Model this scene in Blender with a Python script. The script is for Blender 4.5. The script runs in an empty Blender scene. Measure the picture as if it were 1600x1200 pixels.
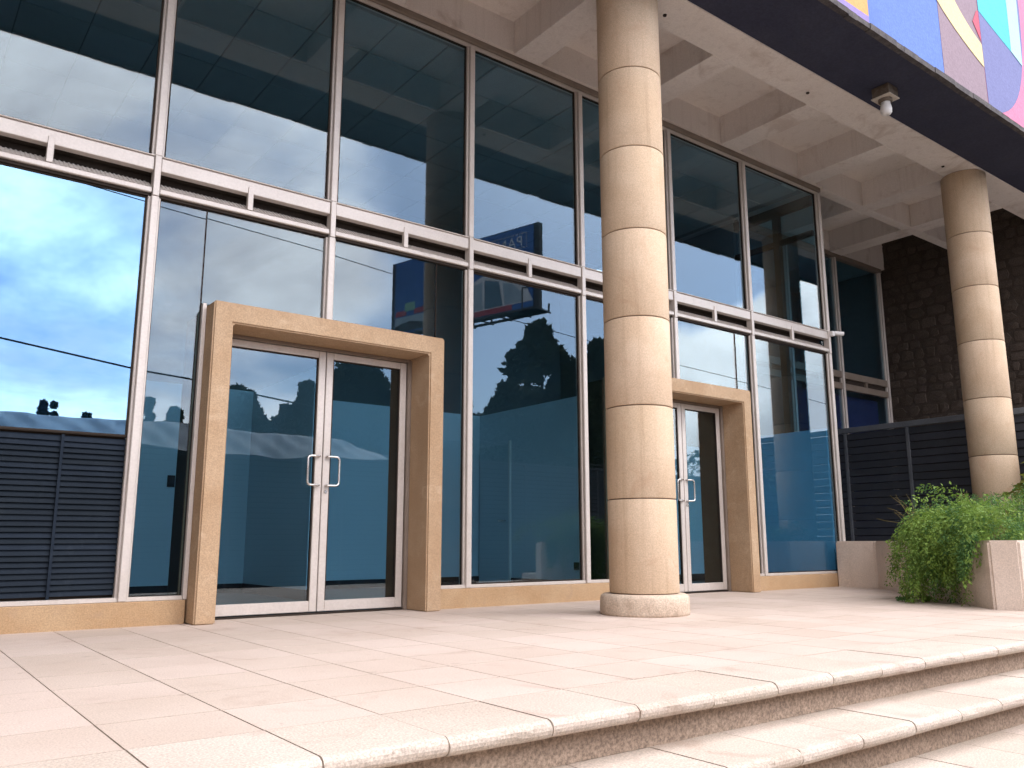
import bpy, bmesh, math, random
from mathutils import Vector, Matrix
random.seed(7)
S = bpy.context.scene
COL = S.collection
R = math.radians

# ------------------------------------------------------------------ camera
cd = bpy.data.cameras.new('camera')
cam = bpy.data.objects.new('camera', cd); COL.objects.link(cam)
cd.sensor_fit = 'HORIZONTAL'; cd.sensor_width = 36.0
cd.lens = 36.0 * 1305.98 / 1600.0
cd.clip_start = 0.05; cd.clip_end = 3000
yaw, pit, rol = 0.649752, 0.1876247, 0.001472
fwd = Vector((math.sin(yaw) * math.cos(pit), math.cos(yaw) * math.cos(pit), math.sin(pit)))
rgt = Vector((math.cos(yaw), -math.sin(yaw), 0.0))
upv = rgt.cross(fwd)
r2 = rgt * math.cos(rol) + upv * math.sin(rol) * -1
u2 = r2.cross(fwd) 
M = Matrix((r2, u2, -fwd)).transposed().to_4x4()
M.translation = (0, 0, 0.566)
cam.matrix_world = M
S.camera = cam

# ------------------------------------------------------------------ world: daylight sky with broken cloud
SUN_EL, SUN_AZ = 38.0, -46.0        # azimuth measured from +x towards +y
W = bpy.data.worlds.new('World'); S.world = W; W.use_nodes = True
nt = W.node_tree; nt.nodes.clear()
def nd(t, typ, **kw):
    n = t.nodes.new(typ)
    for k, v in kw.items():
        if k.startswith('i_'):
            n.inputs[int(k[2:])].default_value = v
        else: setattr(n, k, v)
    return n
def mth(t, op, a, b=None, c=None, clamp=False):
    n = t.nodes.new('ShaderNodeMath'); n.operation = op; n.use_clamp = clamp
    for i, x in enumerate((a, b, c)):
        if x is None: continue
        if isinstance(x, (int, float)): n.inputs[i].default_value = x
        else: t.links.new(x, n.inputs[i])
    return n.outputs[0]
def sstep(t, x, lo, hi):
    n = t.nodes.new('ShaderNodeMapRange'); n.interpolation_type = 'SMOOTHSTEP'
    t.links.new(x, n.inputs[0]); n.inputs[1].default_value = lo; n.inputs[2].default_value = hi
    return n.outputs[0]
def mixc(t, f, a, b, blend='MIX'):
    n = t.nodes.new('ShaderNodeMix'); n.data_type = 'RGBA'; n.blend_type = blend
    for s, x in ((n.inputs[0], f), (n.inputs[6], a), (n.inputs[7], b)):
        if isinstance(x, (int, float)): s.default_value = x
        elif isinstance(x, tuple): s.default_value = x
        else: t.links.new(x, s)
    return n.outputs[2]
sky = nd(nt, 'ShaderNodeTexSky', sky_type='NISHITA', sun_disc=False, sun_elevation=R(SUN_EL), sun_rotation=R(90 - SUN_AZ))
tc = nd(nt, 'ShaderNodeTexCoord')
sx = nd(nt, 'ShaderNodeSeparateXYZ'); nt.links.new(tc.outputs['Generated'], sx.inputs[0])
zz = mth(nt, 'ADD', mth(nt, 'MAXIMUM', sx.outputs[2], 0.0), 0.36)
cx = nd(nt, 'ShaderNodeCombineXYZ')
nt.links.new(mth(nt, 'DIVIDE', sx.outputs[0], zz), cx.inputs[0])
nt.links.new(mth(nt, 'DIVIDE', sx.outputs[1], zz), cx.inputs[1])
cx.inputs[2].default_value = 3.7
n1 = nd(nt, 'ShaderNodeTexNoise'); nt.links.new(cx.outputs[0], n1.inputs[0])
n1.inputs['Scale'].default_value = 1.05; n1.inputs['Detail'].default_value = 7; n1.inputs['Roughness'].default_value = 0.55; n1.inputs['Distortion'].default_value = 0.25
n2 = nd(nt, 'ShaderNodeTexNoise'); nt.links.new(cx.outputs[0], n2.inputs[0])
n2.inputs['Scale'].default_value = 2.4; n2.inputs['Detail'].default_value = 8; n2.inputs['Roughness'].default_value = 0.6; n2.inputs['Distortion'].default_value = 0.4
# a wide break in the cloud towards the south-east
az = mth(nt, 'ARCTAN2', sx.outputs[1], sx.outputs[0])
hole = mth(nt, 'MULTIPLY', sstep(nt, az, R(-66), R(-57)), mth(nt, 'SUBTRACT', 1.0, sstep(nt, az, R(-38), R(-20))))
hole = mth(nt, 'MULTIPLY', hole, mth(nt, 'SUBTRACT', 1.0, sstep(nt, sx.outputs[2], 0.42, 0.62)))
cov = mth(nt, 'SUBTRACT', n1.outputs[0], mth(nt, 'MULTIPLY', hole, 0.30))
cmask = sstep(nt, cov, 0.31, 0.52)
bright = mixc(nt, sstep(nt, n2.outputs[0], 0.36, 0.68), (14.2, 13.4, 14.6, 1), (26.5, 25.4, 25.8, 1))
skyb = mixc(nt, 1.0, sky.outputs[0], (2.0, 2.35, 2.9, 1), 'MULTIPLY')
col = mixc(nt, cmask, skyb, bright)
# a towering white cumulus bank low in that break
n3 = nd(nt, 'ShaderNodeTexNoise'); nt.links.new(tc.outputs['Generated'], n3.inputs[0])
n3.inputs['Scale'].default_value = 7.0; n3.inputs['Detail'].default_value = 6
top = mth(nt, 'ADD', mth(nt, 'MULTIPLY_ADD', mth(nt, 'ADD', az, R(52)), 0.36, 0.175), mth(nt, 'MULTIPLY_ADD', n3.outputs[0], 0.22, -0.11))
bank = mth(nt, 'MULTIPLY', sstep(nt, mth(nt, 'SUBTRACT', top, sx.outputs[2]), -0.004, 0.022), mth(nt, 'MULTIPLY', sstep(nt, az, R(-60), R(-52)), mth(nt, 'SUBTRACT', 1.0, sstep(nt, az, R(10), R(40)))))
n4 = nd(nt, 'ShaderNodeTexNoise'); nt.links.new(tc.outputs['Generated'], n4.inputs[0])
n4.inputs['Scale'].default_value = 5.0; n4.inputs['Detail'].default_value = 5
bcol = mixc(nt, sstep(nt, mth(nt, 'ADD', n4.outputs[0], mth(nt, 'MULTIPLY', mth(nt, 'SUBTRACT', sx.outputs[2], top), 1.6)), 0.2, 0.52), (11, 11.2, 12.2, 1), (27, 26.6, 26.8, 1))
col = mixc(nt, bank, col, bcol)
# thin cloud glows around the hidden sun
dn = nd(nt, 'ShaderNodeVectorMath', operation='DOT_PRODUCT'); nt.links.new(tc.outputs['Generated'], dn.inputs[0])
dn.inputs[1].default_value = (math.cos(R(SUN_AZ)) * math.cos(R(SUN_EL)), math.sin(R(SUN_AZ)) * math.cos(R(SUN_EL)), math.sin(R(SUN_EL)))
glow = mth(nt, 'MULTIPLY_ADD', sstep(nt, dn.outputs['Value'], -0.1, 1.0), 1.5, 0.62)
gc = nd(nt, 'ShaderNodeCombineColor')
for k in range(3): nt.links.new(glow, gc.inputs[k])
col = mixc(nt, mth(nt, 'MAXIMUM', cmask, bank), col, mixc(nt, 1.0, col, gc.outputs[0], 'MULTIPLY'))
bg = nd(nt, 'ShaderNodeBackground'); bg.inputs[1].default_value = 0.10
nt.links.new(col, bg.inputs[0])
wo = nd(nt, 'ShaderNodeOutputWorld'); nt.links.new(bg.outputs[0], wo.inputs[0])

# ------------------------------------------------------------------ sun behind thin cloud
sd = bpy.data.lights.new('sun', 'SUN'); sd.energy = 0.9; sd.angle = R(28); sd.color = (1.0, 0.93, 0.84)
so = bpy.data.objects.new('sun', sd); COL.objects.link(so)
sdir = Vector((math.cos(R(SUN_AZ)) * math.cos(R(SUN_EL)), math.sin(R(SUN_AZ)) * math.cos(R(SUN_EL)), math.sin(R(SUN_EL))))
so.rotation_euler = sdir.to_track_quat('Z', 'Y').to_euler()
so.location = (6, -10, 20)

vs = S.view_settings
S.display_settings.display_device = 'sRGB'
vs.view_transform = 'Standard'; vs.look = 'None'; vs.gamma = 1.0; vs.exposure = 0.32; vs.use_curve_mapping = False
S.render.engine = 'CYCLES'
S.cycles.max_bounces = 10; S.cycles.diffuse_bounces = 4; S.cycles.glossy_bounces = 5; S.cycles.transparent_max_bounces = 16
S.cycles.caustics_reflective = False; S.cycles.caustics_refractive = False
S.cycles.use_denoising = True
S.cycles.sample_clamp_indirect = 6.0

# ------------------------------------------------------------------ materials
def new_mat(name):
    m = bpy.data.materials.new(name); m.use_nodes = True
    t = m.node_tree; t.nodes.clear()
    o = t.nodes.new('ShaderNodeOutputMaterial'); b = t.nodes.new('ShaderNodeBsdfPrincipled')
    t.links.new(b.outputs[0], o.inputs[0])
    return m, t, b, o
def wpos(t, scale=(1, 1, 1)):
    g = t.nodes.new('ShaderNodeNewGeometry'); mp = t.nodes.new('ShaderNodeMapping')
    mp.inputs['Scale'].default_value = scale
    t.links.new(g.outputs['Position'], mp.inputs[0]); return mp.outputs[0]
def noise(t, vec, sc, det=4, rough=0.55, dist=0.0):
    n = t.nodes.new('ShaderNodeTexNoise'); t.links.new(vec, n.inputs[0])
    n.inputs['Scale'].default_value = sc; n.inputs['Detail'].default_value = det
    n.inputs['Roughness'].default_value = rough; n.inputs['Distortion'].default_value = dist
    return n.outputs[0]
def stone(name, c1, c2, grain=(0.75, 1.2), sc=1.6, fine=140, bump=0.25, rough=0.8, stain=None, stain_amt=0.35, specks=0.0, vary=0.0, streak=0.0, metal=0.0, spec=0.3, bdist=0.004):
    """two-tone mottled surface with fine grain, optional stains, streaks and a per-piece shift"""
    m, t, b, o = new_mat(name)
    p = wpos(t)
    f = sstep(t, noise(t, p, sc, 6, 0.6, 0.3), 0.3, 0.7)
    c = mixc(t, f, (*c1, 1), (*c2, 1))
    g = sstep(t, noise(t, p, fine, 2, 0.7), 0.25, 0.75)
    c = mixc(t, 1.0, c, mixc(t, g, (grain[0],) * 3 + (1,), (grain[1],) * 3 + (1,)), 'MULTIPLY')
    if stain:
        s = sstep(t, noise(t, p, sc * 2.3, 8, 0.65, 0.8), 0.54, 0.72)
        c = mixc(t, mth(t, 'MULTIPLY', s, stain_amt), c, (*stain, 1))
    if specks:
        k = sstep(t, noise(t, p, 11, 3, .6), .66, .72)
        k2 = sstep(t, noise(t, p, 46, 2, .6), .70, .75)
        c = mixc(t, mth(t, 'MULTIPLY', mth(t, 'MAXIMUM', mth(t, 'MULTIPLY', k, .45), k2), specks), c, (c1[0] * .42, c1[1] * .38, c1[2] * .34, 1))
    if streak:
        pv = wpos(t, (14, 14, 0.6))
        s = sstep(t, noise(t, pv, 1.0, 4, 0.6), 0.5, 0.75)
        c = mixc(t, mth(t, 'MULTIPLY', s, streak), c, (c1[0] * .55, c1[1] * .5, c1[2] * .45, 1))
    if vary:
        oi = t.nodes.new('ShaderNodeObjectInfo')
        mr = t.nodes.new('ShaderNodeMapRange'); t.links.new(oi.outputs['Random'], mr.inputs[0])
        mr.inputs[3].default_value = 1 - vary; mr.inputs[4].default_value = 1 + vary
        cc = t.nodes.new('ShaderNodeCombineColor')
        t.links.new(mr.outputs[0], cc.inputs[0]); t.links.new(mr.outputs[0], cc.inputs[1])
        t.links.new(mth(t, 'MULTIPLY_ADD', mr.outputs[0], 1.3, -0.3), cc.inputs[2])
        c = mixc(t, 1.0, c, cc.outputs[0], 'MULTIPLY')
    t.links.new(c, b.inputs['Base Color'])
    b.inputs['Roughness'].default_value = rough; b.inputs['Metallic'].default_value = metal
    b.inputs['Specular IOR Level'].default_value = spec
    if bump:
        bn = t.nodes.new('ShaderNodeBump'); bn.inputs['Strength'].default_value = bump; bn.inputs['Distance'].default_value = bdist
        t.links.new(mth(t, 'ADD', mth(t, 'MULTIPLY', noise(t, p, fine, 3, 0.7), 0.6), noise(t, p, fine / 7, 4, 0.6)), bn.inputs['Height'])
        t.links.new(bn.outputs[0], b.inputs['Normal'])
    return m
MT = {}
MT['tile'] = stone('pink_terrazzo', (.525, .43, .36), (.58, .485, .415), (.80, 1.12), 1.1, 150, .22, .75, (.40, .30, .24), .55, specks=.65, vary=.05)
MT['nosing'] = stone('cream_terrazzo', (.53, .445, .37), (.59, .51, .43), (.68, 1.15), 1.3, 130, .35, .75, (.36, .25, .19), .45, specks=.6, vary=.05)
MT['riser'] = stone('brown_exposed_aggregate', (.33, .25, .19), (.40, .31, .24), (.6, 1.4), 2.0, 85, .7, .85, (.22, .16, .12), .4)
MT['joint'] = stone('dirty_mortar', (.17, .13, .105), (.24, .185, .15), (.8, 1.2), 6, 120, .2, .9)
MT['drum'] = stone('sandy_column_stone', (.55, .405, .27), (.63, .49, .35), (.82, 1.12), 1.7, 110, .35, .82, (.48, .31, .20), .45, vary=.055, streak=.30)
MT['colbase'] = stone('pale_worn_stone', (.54, .43, .33), (.62, .51, .40), (.8, 1.15), 5, 70, .7, .85, (.42, .30, .22), .45, bdist=.012)
MT['portal'] = stone('ochre_stone_surround', (.42, .28, .165), (.48, .34, .215), (.78, 1.16), 2.2, 110, .35, .82, (.60, .46, .32), .45, streak=.10)
MT['sill'] = stone('ochre_sill_stone', (.42, .27, .145), (.47, .325, .19), (.8, 1.15), 2.4, 110, .4, .85, (.36, .25, .17), .45)
MT['alu'] = stone('weathered_beige_aluminium', (.57, .515, .465), (.62, .565, .515), (.94, 1.04), 3, 60, .03, .42, (.50, .42, .36), .25, streak=.12, metal=.15, spec=.5)
MT['bronze'] = stone('brown_anodised_frame', (.22, .175, .14), (.27, .22, .18), (.95, 1.05), 3, 60, .03, .45, metal=.2, spec=.5)
MT['dark_gasket'] = stone('dark_brown_gasket', (.035, .027, .022), (.045, .035, .028), (.9, 1.1), 4, 60, 0, .7, spec=.1)
MT['steel'] = stone('satin_steel', (.62, .60, .57), (.68, .66, .63), (.97, 1.03), 6, 60, .02, .25, metal=.85, spec=.5)
MT['conc'] = stone('painted_grey_concrete', (.72, .655, .605), (.77, .71, .66), (.93, 1.05), 0.9, 60, .10, .88, (.46, .37, .31), .55, streak=.22)
MT['navy'] = stone('navy_painted_soffit', (.032, .035, .062), (.040, .043, .070), (.85, 1.15), 2, 40, .25, .8, (.045, .045, .05), .4)
MT['drip'] = stone('grey_drip_edge', (.055, .05, .055), (.11, .10, .095), (.8, 1.2), 9, 50, .3, .9)
MT['slat'] = stone('navy_fence_metal', (.026, .029, .038), (.033, .036, .045), (.9, 1.1), 2, 40, .05, .5, (.05, .055, .06), .3, vary=.10, spec=.4)
MT['fpost'] = stone('grey_fence_rail', (.10, .11, .125), (.13, .14, .155), (.92, 1.08), 3, 40, .05, .55)
MT['fence_reflection'] = stone('navy_fence_reflection', (.009, .015, .024), (.012, .019, .029), (.92, 1.08), 3, 40, .04, .65, (.03, .04, .05), .3, vary=.14, spec=.12)
MT['planter'] = stone('pinkish_planter_concrete', (.64, .535, .45), (.70, .60, .515), (.84, 1.12), 1.7, 90, .4, .88, (.42, .32, .26), .40, streak=.16)
MT['soil'] = stone('dry_soil', (.07, .05, .035), (.11, .08, .055), (.7, 1.3), 4, 40, .8, .95)
MT['wallblue'] = stone('pale_blue_interior_wall', (.62, .70, .75), (.65, .73, .78), (.98, 1.02), 0.8, 60, .04, .8)
MT['walldark'] = stone('grey_interior_plaster', (.16, .17, .18), (.20, .21, .22), (.95, 1.05), .8, 40, .04, .9)
MT['blind'] = stone('mid_blue_interior_panel', (.30, .55, .74), (.33, .58, .77), (.98, 1.02), .8, 60, .03, .7)
MT['basebd'] = stone('black_baseboard', (.012, .012, .014), (.016, .016, .018), (.9, 1.1), 3, 30, 0, .6)
MT['intfloor'] = stone('dark_floor_covering', (.13, .12, .11), (.17, .155, .14), (.85, 1.15), 1.5, 60, .05, .5)
MT['ctile'] = stone('ceiling_tile', (.36, .385, .395), (.39, .415, .425), (.92, 1.05), 3, 90, .1, .9, vary=.06)
MT['cgrid'] = stone('ceiling_grid', (.18, .19, .20), (.20, .21, .22), (.95, 1.05), 3, 30, 0, .7)
MT['doorwhite'] = stone('pale_interior_door', (.56, .64, .68), (.58, .66, .70), (.98, 1.02), 1, 60, .02, .6)
MT['asphalt'] = stone('asphalt', (.045, .045, .047), (.07, .068, .066), (.6, 1.5), .5, 70, .6, .9, (.10, .09, .08), .4)
MT['pave'] = stone('pavement_concrete', (.30, .28, .25), (.37, .34, .31), (.85, 1.12), .8, 60, .3, .9, (.2, .18, .16), .4)
MT['tarp'] = stone('grey_blue_tarpaulin', (.62, .68, .74), (.74, .78, .82), (.95, 1.05), 2.5, 40, .1, .55)
MT['black'] = stone('black_steel', (.02, .02, .022), (.03, .03, .032), (.9, 1.1), 3, 40, .03, .5)
MT['white'] = stone('white_plastic', (.74, .73, .71), (.78, .77, .75), (.98, 1.02), 5, 40, 0, .4)
MT['lampbox'] = stone('rusty_brown_lamp_box', (.10, .075, .055), (.17, .14, .11), (.8, 1.2), 12, 80, .1, .6)
MT['lampplate'] = stone('cream_lamp_plate', (.50, .45, .38), (.56, .51, .44), (.9, 1.1), 12, 60, 0, .5)
MT['bark'] = stone('bark', (.07, .05, .035), (.12, .09, .06), (.7, 1.3), 6, 40, .8, .9)
MT['rock'] = stone('dark_basalt_rubble', (.066, .050, .039), (.082, .064, .051), (.7, 1.3), 4, 60, .9, .9, (.10, .082, .068), .35, vary=.12, bdist=.01)
MT['rockback'] = stone('dark_rubble_mortar', (.056, .043, .034), (.072, .056, .045), (.7, 1.3), 5, 60, .5, .95)
MT['pblue'] = stone('billboard_blue', (.03, .13, .42), (.04, .16, .50), (.96, 1.04), .4, 20, 0, .5)
MT['pwhite'] = stone('billboard_white', (.76, .78, .80), (.80, .82, .84), (.97, 1.03), 1, 20, 0, .5)
MT['ppic'] = stone('billboard_pale_blue', (.34, .46, .55), (.44, .55, .62), (.97, 1.03), 1, 20, 0, .5)
MT['ppic2'] = stone('billboard_teal', (.10, .20, .28), (.14, .25, .33), (.97, 1.03), 1, 20, 0, .5)
MT['pred'] = stone('billboard_red', (.42, .05, .08), (.48, .07, .10), (.97, 1.03), 1, 20, 0, .5)
MT['pgreen'] = stone('billboard_green', (.22, .48, .33), (.28, .54, .40), (.97, 1.03), 1, 20, 0, .5)

def paint(name, c):
    return stone('mural_' + name, tuple(x * .96 for x in c), c, (.90, 1.08), 1.2, 38, .55, .8, tuple(x * .82 for x in c), .4, bdist=.008)
def leafmat(name, c1, c2, c3, trans=.35):
    m, t, b, o = new_mat(name)
    p = wpos(t)
    c = mixc(t, sstep(t, noise(t, p, 2.6, 3), .35, .65), (*c1, 1), (*c2, 1))
    c = mixc(t, mth(t, 'MULTIPLY', sstep(t, noise(t, p, 34, 2), .5, .7), .7), c, (*c3, 1))
    t.links.new(c, b.inputs['Base Color']); b.inputs['Roughness'].default_value = .6
    b.inputs['Specular IOR Level'].default_value = .25
    tr = t.nodes.new('ShaderNodeBsdfTranslucent'); t.links.new(c, tr.inputs[0])
    mx = t.nodes.new('ShaderNodeMixShader'); mx.inputs[0].default_value = trans
    t.links.new(b.outputs[0], mx.inputs[1]); t.links.new(tr.outputs[0], mx.inputs[2]); t.links.new(mx.outputs[0], o.inputs[0])
    return m
MT['fern'] = leafmat('asparagus_fern_green', (.12, .215, .045), (.19, .31, .055), (.31, .42, .09))
MT['fernd'] = leafmat('dark_fern_green', (.07, .16, .05), (.10, .215, .06), (.17, .30, .10))
MT['dryf'] = leafmat('dry_fern_straw', (.15, .12, .04), (.20, .16, .06), (.24, .2, .09))
MT['palm'] = leafmat('yellow_green_frond', (.12, .15, .02), (.17, .19, .03), (.22, .22, .05))
MT['tree'] = leafmat('dark_tree_green', (.022, .040, .014), (.035, .056, .018), (.05, .075, .025), .2)

def glassmat(name, tint, refl, r0, k, p):
    """tinted solar glass: mirror reflection that grows towards grazing, tinted see-through below"""
    m = bpy.data.materials.new(name); m.use_nodes = True
    t = m.node_tree; t.nodes.clear()
    o = t.nodes.new('ShaderNodeOutputMaterial')
    lw = t.nodes.new('ShaderNodeLayerWeight'); lw.inputs[0].default_value = .5
    f = mth(t, 'MULTIPLY_ADD', mth(t, 'POWER', lw.outputs['Facing'], p), k, r0, True)
    gl = t.nodes.new('ShaderNodeBsdfGlossy'); gl.inputs['Roughness'].default_value = 0.0; gl.inputs[0].default_value = (*refl, 1)
    tr = t.nodes.new('ShaderNodeBsdfTransparent'); tr.inputs[0].default_value = (*tint, 1)
    mx = t.nodes.new('ShaderNodeMixShader')
    t.links.new(f, mx.inputs[0]); t.links.new(tr.outputs[0], mx.inputs[1]); t.links.new(gl.outputs[0], mx.inputs[2])
    t.links.new(mx.outputs[0], o.inputs[0]); return m
MT['glass'] = glassmat('tinted_solar_glass', (.67, .84, .91), (.95, .98, 1.0), .066, .50, 3.4)
MT['mirror'] = glassmat('bright_mirror_glass', (.22, .32, .42), (.45, .75, 1.0), .28, .6, 3.0)

# ------------------------------------------------------------------ mesh helpers (world coordinates in, root-relative out)
def rootloc(par):
    v = Vector((0, 0, 0))
    while par is not None:
        v += par.location; par = par.parent
    return v
def link(name, me, m, par=None, loc=(0, 0, 0), kind=None, smooth=False):
    o = bpy.data.objects.new(name, me); COL.objects.link(o)
    if m is not None and not me.materials: me.materials.append(MT[m] if isinstance(m, str) else m)
    o.parent = par; o.location = Vector(loc)
    if kind: o['kind'] = kind
    if smooth:
        for p in me.polygons: p.use_smooth = True
    return o
def obj(name, bm, m, par=None, kind=None, smooth=False, at=None):
    """bm holds world coordinates; the object's origin is put at 'at' (world) or at its root's base"""
    base = rootloc(par)
    org = Vector(at) if at is not None else base
    bmesh.ops.translate(bm, verts=bm.verts, vec=-org)
    me = bpy.data.meshes.new(name); bm.to_mesh(me); bm.free()
    return link(name, me, m, par, org - base, kind, smooth)
def thing(name, label, cat, loc=(0, 0, 0), group=None):
    o = bpy.data.objects.new(name, None); COL.objects.link(o); o.location = loc
    o.empty_display_size = .2
    o['label'] = label; o['category'] = cat
    if group: o['group'] = group
    return o
def tag(o, label, cat, group=None):
    o['label'] = label; o['category'] = cat
    if group: o['group'] = group
    return o
def box(bm, x0, x1, y0, y1, z0, z1, bev=0.0, seg=1):
    v = [bm.verts.new(p) for p in ((x0, y0, z0), (x1, y0, z0), (x1, y1, z0), (x0, y1, z0), (x0, y0, z1), (x1, y0, z1), (x1, y1, z1), (x0, y1, z1))]
    fs = [bm.faces.new([v[i] for i in q]) for q in ((3, 2, 1, 0), (4, 5, 6, 7), (0, 1, 5, 4), (1, 2, 6, 5), (2, 3, 7, 6), (3, 0, 4, 7))]
    if bev:
        es = list({e for f in fs for e in f.edges})
        bmesh.ops.bevel(bm, geom=es, offset=bev, segments=seg, affect='EDGES', profile=.6)
    return bm
def B(*a, **k): return box(bmesh.new(), *a, **k)
def bx(name, m, par, *a, kind=None, at=None, **k): return obj(name, B(*a, **k), m, par, kind, at=at)
def prism(bm, poly, z0, z1):
    """vertical prism from a list of (x, y)"""
    a = [bm.verts.new((x, y, z0)) for x, y in poly]; b = [bm.verts.new((x, y, z1)) for x, y in poly]
    n = len(poly)
    bm.faces.new(a[::-1]); bm.faces.new(b)
    for i in range(n): bm.faces.new((a[i], a[(i + 1) % n], b[(i + 1) % n], b[i]))
    bmesh.ops.recalc_face_normals(bm, faces=bm.faces)
    return bm
def extr(bm, prof, axis, a0, a1):
    """extrude a closed profile: axis 'x' -> prof is (y,z); axis 'y' -> prof is (x,z)"""
    def P(p, a): return (a, p[0], p[1]) if axis == 'x' else (p[0], a, p[1])
    A = [bm.verts.new(P(p, a0)) for p in prof]; Bv = [bm.verts.new(P(p, a1)) for p in prof]
    n = len(prof); bm.faces.new(A[::-1]); bm.faces.new(Bv)
    for i in range(n): bm.faces.new((A[i], A[(i + 1) % n], Bv[(i + 1) % n], Bv[i]))
    bmesh.ops.recalc_face_normals(bm, faces=bm.faces); return bm
def lathe(bm, prof, c, n=48):
    rings = []
    for r, z in prof:
        rings.append([bm.verts.new((c[0] + r * math.cos(2 * math.pi * i / n), c[1] + r * math.sin(2 * math.pi * i / n), z)) for i in range(n)])
    for a, b in zip(rings, rings[1:]):
        for i in range(n): bm.faces.new((a[i], a[(i + 1) % n], b[(i + 1) % n], b[i]))
    bm.faces.new(rings[0][::-1]); bm.faces.new(rings[-1]); return bm
def tube(bm, pts, r, n=8, r1=None):
    pts = [Vector(p) for p in pts]; rings = []
    for i, p in enumerate(pts):
        d = (pts[min(i + 1, len(pts) - 1)] - pts[max(i - 1, 0)]).normalized()
        a = d.orthogonal().normalized() if i == 0 else (pa - d * pa.dot(d)).normalized()
        pa = a; b = d.cross(a); rr = r if r1 is None else r + (r1 - r) * i / (len(pts) - 1)
        rings.append([bm.verts.new(p + (a * math.cos(2 * math.pi * k / n) + b * math.sin(2 * math.pi * k / n)) * rr) for k in range(n)])
    for a, b in zip(rings, rings[1:]):
        for k in range(n): bm.faces.new((a[k], a[(k + 1) % n], b[(k + 1) % n], b[k]))
    bm.faces.new(rings[0][::-1]); bm.faces.new(rings[-1]); return bm

# ================================================================== ground, steps, platform
GZ = -1.02
obj('ground', B(-400, 400, -400, 400, GZ - .3, GZ - .004), 'asphalt', kind='structure')
obj('pavement', B(-30, 40, -3.3, 1.0, GZ - .2, GZ), 'pave', kind='structure')
X0, X1 = -3.0, 15.2
plat = obj('platform', B(X0, X1, 2.31, 13.0, -1.02, -.0035), 'joint', kind='structure')
# paving tiles, 0.4 m, one mesh shared; thin joints left open between them
TW, TX, TY0 = 0.40, 1.04, 2.632
tm = bpy.data.meshes.new('paving_tile'); b_ = B(-TW / 2 + .003, TW / 2 - .003, -TW / 2 + .0035, TW / 2 - .0035, -.032, 0); b_.to_mesh(tm); b_.free()
tm.materials.append(MT['tile'])
rest = bmesh.new()
cells = []
for i in range(-10, 36):
    for j in range(0, 10):
        x, y = TX + (i + .5) * TW, TY0 + (j + .5) * TW
        if x < X0 + .2 or x > X1 - .2 or y > 6.45: continue
        cells.append((math.hypot(x, y), x, y))
cells.sort()
SEEN = [c for c in cells if -.9 < c[1] / max(c[2], .1) * 0 + (c[1] * .796 - c[2] * .605) / (c[1] * .594 + c[2] * .782) * 1.63 < 1.1]
SEEN = SEEN[:290]; SID = set((c[1], c[2]) for c in SEEN)
for _, x, y in SEEN:
    o = link('paving_tile', tm, None, plat, (x, y, random.uniform(-.0006, 0)))
for _, x, y in cells:
    if (x, y) not in SID: box(rest, x - .1975, x + .1975, y - .1975, y + .1975, -.032, 0)
obj('paving_tiles_beyond', rest, 'tile', plat, kind='stuff')
# steps: tread blocks with bullnose edge stones
stairs = obj('steps', B(X0, X1, -.0, .001, GZ, GZ + .002), 'riser', kind='structure')
nos = []                                            # (front y, top z, back y)
yf, zf = 2.20, 0.0
for k in range(6):
    nos.append((2.20 - .285 * k, -.17 * k))
def bullnose_mesh(depth, w, seed, th=.058):
    q = random.Random(seed); r = th / 2; prof = []
    for a in range(0, 9):
        an = math.pi / 2 + math.pi * a / 8
        prof.append((r + math.cos(an) * r, -r + math.sin(an) * r))
    prof = prof + [(depth, -th), (depth, 0)]
    N = 10; bm = bmesh.new(); rings = []
    chips = [(q.uniform(0, N), q.uniform(.001, .0038), q.randint(2, 6)) for _ in range(2)]
    for i in range(N + 1):
        x = -w / 2 + .003 + (w - .006) * i / N; ring = []
        for j, (y, z) in enumerate(prof):
            dy = q.uniform(0, .0006) if j < 8 else 0
            for c, dpt, cj in chips:
                if j < 8 and abs(i - c) < 1.0 and abs(j - cj) < 2: dy += dpt
            if i in (0, N) and j < 8: dy += q.uniform(.001, .003)
            ring.append(bm.verts.new((x, y + dy, z + (-.3 * dy if 0 < j < 4 else 0))))
        rings.append(ring)
    n = len(prof)
    for A, Bq in zip(rings, rings[1:]):
        for j in range(n): bm.faces.new((A[j], A[(j + 1) % n], Bq[(j + 1) % n], Bq[j]))
    bm.faces.new(rings[0]); bm.faces.new(rings[-1][::-1])
    bmesh.ops.recalc_face_normals(bm, faces=bm.faces)
    me = bpy.data.meshes.new('edge_stone'); bm.to_mesh(me); bm.free(); me.materials.append(MT['nosing'])
    return me
for k, (yf, zf) in enumerate(nos):
    dep = (TY0 - .004 - yf) if k == 0 else .38
    mes = [bullnose_mesh(dep, .4, 50 + k * 10 + v) for v in range(7)]
    par = plat if k == 0 else stairs
    bx('riser', 'riser', stairs, X0, X1, yf + .09, 2.31 if k == 0 else nos[k - 1][0] + .089, zf - .17 if k < 5 else GZ, zf - .0605)
    i = -9
    off = TX + (.13 * k if k else 0)
    while off + (i + 1) * .4 < X1:
        xc = off + (i + .5) * .4
        if xc > X0 + .2 and (k < 3 or xc < 6):
            o = link('edge_stone', mes[(i * 3 + k) % 7], None, par, (xc, yf, zf + random.uniform(-.0015, .001)))
        i += 1
    bx('bedding', 'joint', par, X0, X1, yf + .05, yf + dep - .002, zf - .060, zf - .008 if k else -.033)

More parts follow.
